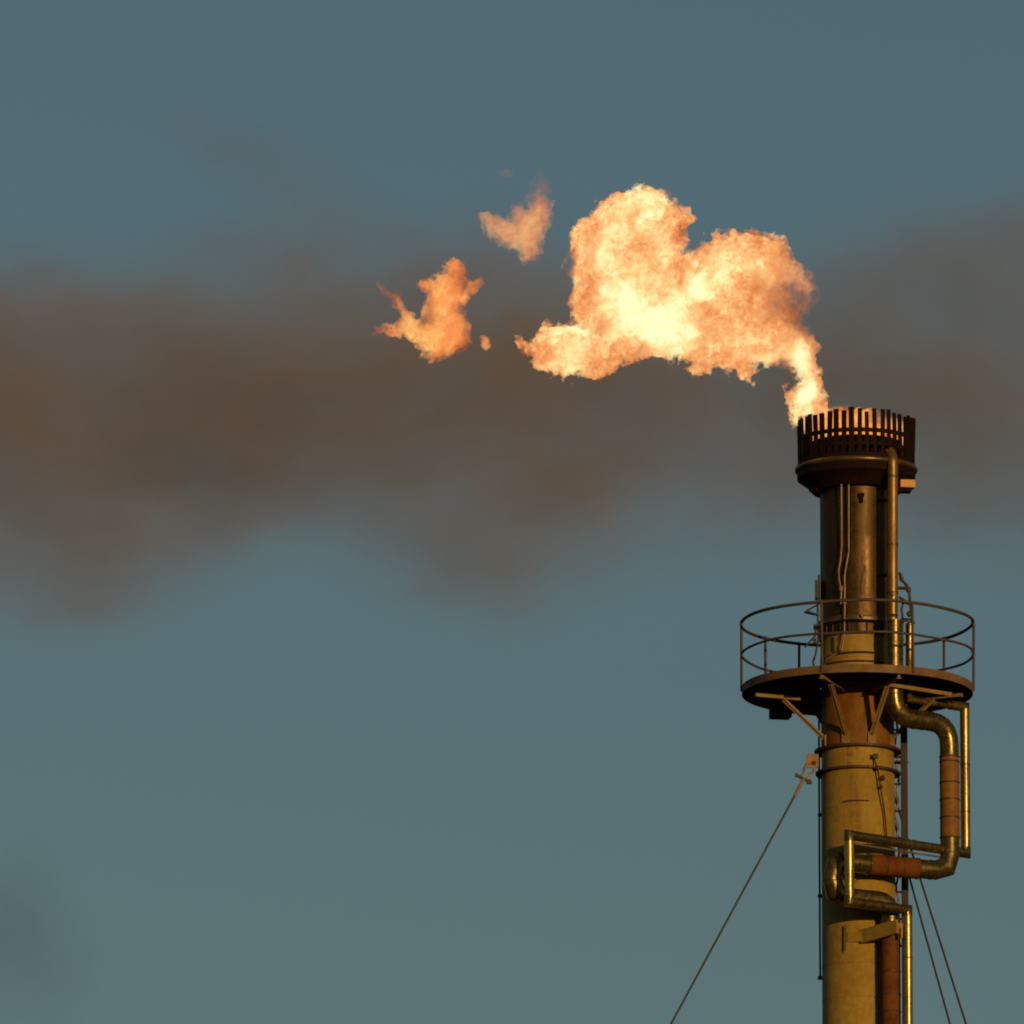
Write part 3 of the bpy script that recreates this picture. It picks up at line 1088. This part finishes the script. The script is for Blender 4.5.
def smoke(name, label, blobs, seed, y0, thick, mat, cut=.03, res=5.0, namp=.34, group=None):
    xs0 = min(b[0] - 2.6 * b[2] for b in blobs)
    xs1 = max(b[0] + 2.6 * b[2] for b in blobs)
    ys0 = min(b[1] - 2.6 * max(b[3], b[2] * abs(math.sin(R(b[4])))) for b in blobs)
    ys1 = max(b[1] + 2.6 * max(b[3], b[2] * abs(math.sin(R(b[4])))) for b in blobs)
    gx, gy = np.meshgrid(np.arange(xs0, xs1, res), np.arange(ys0, ys1, res))
    wx = gx + 26 * fbm(gx / 120, gy / 80, seed, 4)
    wy = gy + 22 * fbm(gx / 120, gy / 80, seed + 30, 4) + 5 * fbm(gx / 60, gy / 14, seed + 50, 3)
    wx = wx + 8 * fbm(gx / 34, gy / 26, seed + 13, 4, .6)
    wy = wy + 9 * fbm(gx / 38, gy / 24, seed + 17, 4, .6)
    f = np.zeros(gx.shape)
    for x, y, sx, sy, rot, a in blobs:
        c_, s_ = math.cos(R(rot)), math.sin(R(rot))
        dx, dy = wx - x, wy - y
        u, v = (dx * c_ + dy * s_) / sx, (-dx * s_ + dy * c_) / sy
        f = f + a * np.exp(-.5 * (u * u + v * v) ** 1.05)
    f = 1.25 * (1 - np.exp(-f / 1.05))
    f = f * (1 + namp * fbm(gx / 95, gy / 55, seed + 70, 5, .55))
    f = np.maximum(f - cut, 0)
    f = f * f / (f + .12)
    yc_ = y0 + .8 * fbm(gx / 150, gy / 150, seed + 90, 3)
    half = .5 * thick * f
    o = lens_mesh(name, gx, gy, half + .001, half + .001, yc_, f > .002, mat)
    tag(o, label, 'smoke', group, 'stuff')
    return o


SM = smoke_mat('brown_smoke', (.53, .372, .20), .34)
left_blobs = [(-60, 390, 170, 66, 0, 1.15), (90, 400, 150, 66, 0, 1.0), (240, 405, 120, 58, 0, .85), (370, 400, 110, 58, 0, .7), (470, 440, 95, 72, 0, .85), (490, 530, 75, 56, 0, .45),
              (120, 490, 120, 55, -12, .5), (40, 530, 110, 60, 0, .42), (80, 595, 60, 30, 0, .12), (600, 420, 95, 75, 0, .55), (690, 400, 80, 75, 0, .42), (770, 400, 70, 80, 0, .42),
              (285, 185, 75, 30, 25, .17), (345, 285, 120, 32, 8, .22), (470, 320, 100, 60, 0, .35), (560, 320, 80, 60, 0, .3), (200, 120, 60, 16, 20, .10)]
smoke('smoke', 'long brown smoke plume drifting left from the flame across the sky', left_blobs, 101, 28.0, 4.2, SM)
right_blobs = [(970, 340, 95, 66, -8, .80), (880, 350, 75, 66, -12, .6), (1020, 255, 80, 34, -12, .38), (1060, 410, 120, 80, 0, .7), (940, 450, 110, 60, 0, .42), (850, 420, 70, 60, 0, .35), (990, 520, 110, 36, 0, .18)]
smoke('smoke', 'grey brown smoke hanging behind the burner tip on the right', right_blobs, 151, 27.0, 3.8, smoke_mat('grey_brown_smoke', (.50, .41, .315), .30))
low_blobs = [(10, 915, 42, 42, 0, .42), (45, 985, 26, 34, -20, .3), (-40, 960, 50, 60, 0, .35)]
smoke('smoke', 'small faint grey smoke patch low in the left corner', low_blobs, 171, 27.0, 1.8, smoke_mat('thin_grey_smoke', (.10, .12, .19), .26))

# ------------------------------------------------------------------ light and sky
SUN_EL, SUN_AZ = 3.6, 26.0       # azimuth to the right of straight behind the camera
sd = Vector((math.sin(R(SUN_AZ)) * math.cos(R(SUN_EL)), -math.cos(R(SUN_AZ)) * math.cos(R(SUN_EL)), math.sin(R(SUN_EL))))
L = bpy.data.lights.new('sun', 'SUN')
L.energy = 4.0
L.angle = R(.5)
L.color = (1.0, .60, .22)
lo_ = bpy.data.objects.new('sun', L)
lo_.rotation_euler = (-sd).to_track_quat('-Z', 'Y').to_euler()
lo_.location = sd * 100
col.objects.link(lo_)

w = bpy.data.worlds.new('World')
scene.world = w
w.use_nodes = True
nt = w.node_tree
nt.nodes.clear()
sky = nt.nodes.new('ShaderNodeTexSky')
sky.sky_type = 'NISHITA'
sky.sun_disc = False
sky.sun_elevation = R(SUN_EL)
sky.sun_rotation = R(180 - SUN_AZ)
sky.altitude = 0
sky.air_density = 1.0
sky.dust_density = 0.7
sky.ozone_density = 1.0
tint = nt.nodes.new('ShaderNodeMix')
tint.data_type = 'RGBA'
tint.blend_type = 'MULTIPLY'
tint.inputs[0].default_value = 1
tint.inputs[7].default_value = (.60, .775, .95, 1)     # teal evening air
bg = nt.nodes.new('ShaderNodeBackground')
bg.inputs[1].default_value = .119
wo = nt.nodes.new('ShaderNodeOutputWorld')
nt.links.new(sky.outputs[0], tint.inputs[6])
nt.links.new(tint.outputs[2], bg.inputs[0])
nt.links.new(bg.outputs[0], wo.inputs[0])

# ------------------------------------------------------------------ render settings
scene.render.engine = 'CYCLES'
scene.view_settings.view_transform = 'Standard'
scene.view_settings.look = 'None'
scene.view_settings.exposure = -.6
scene.view_settings.gamma = 1.0
scene.view_settings.use_curve_mapping = False
cy = scene.cycles
cy.use_denoising = True
cy.volume_bounces = 1
cy.volume_max_steps = 512
cy.filter_width = 1.9
scene.render.resolution_x = 1024
scene.render.resolution_y = 1024
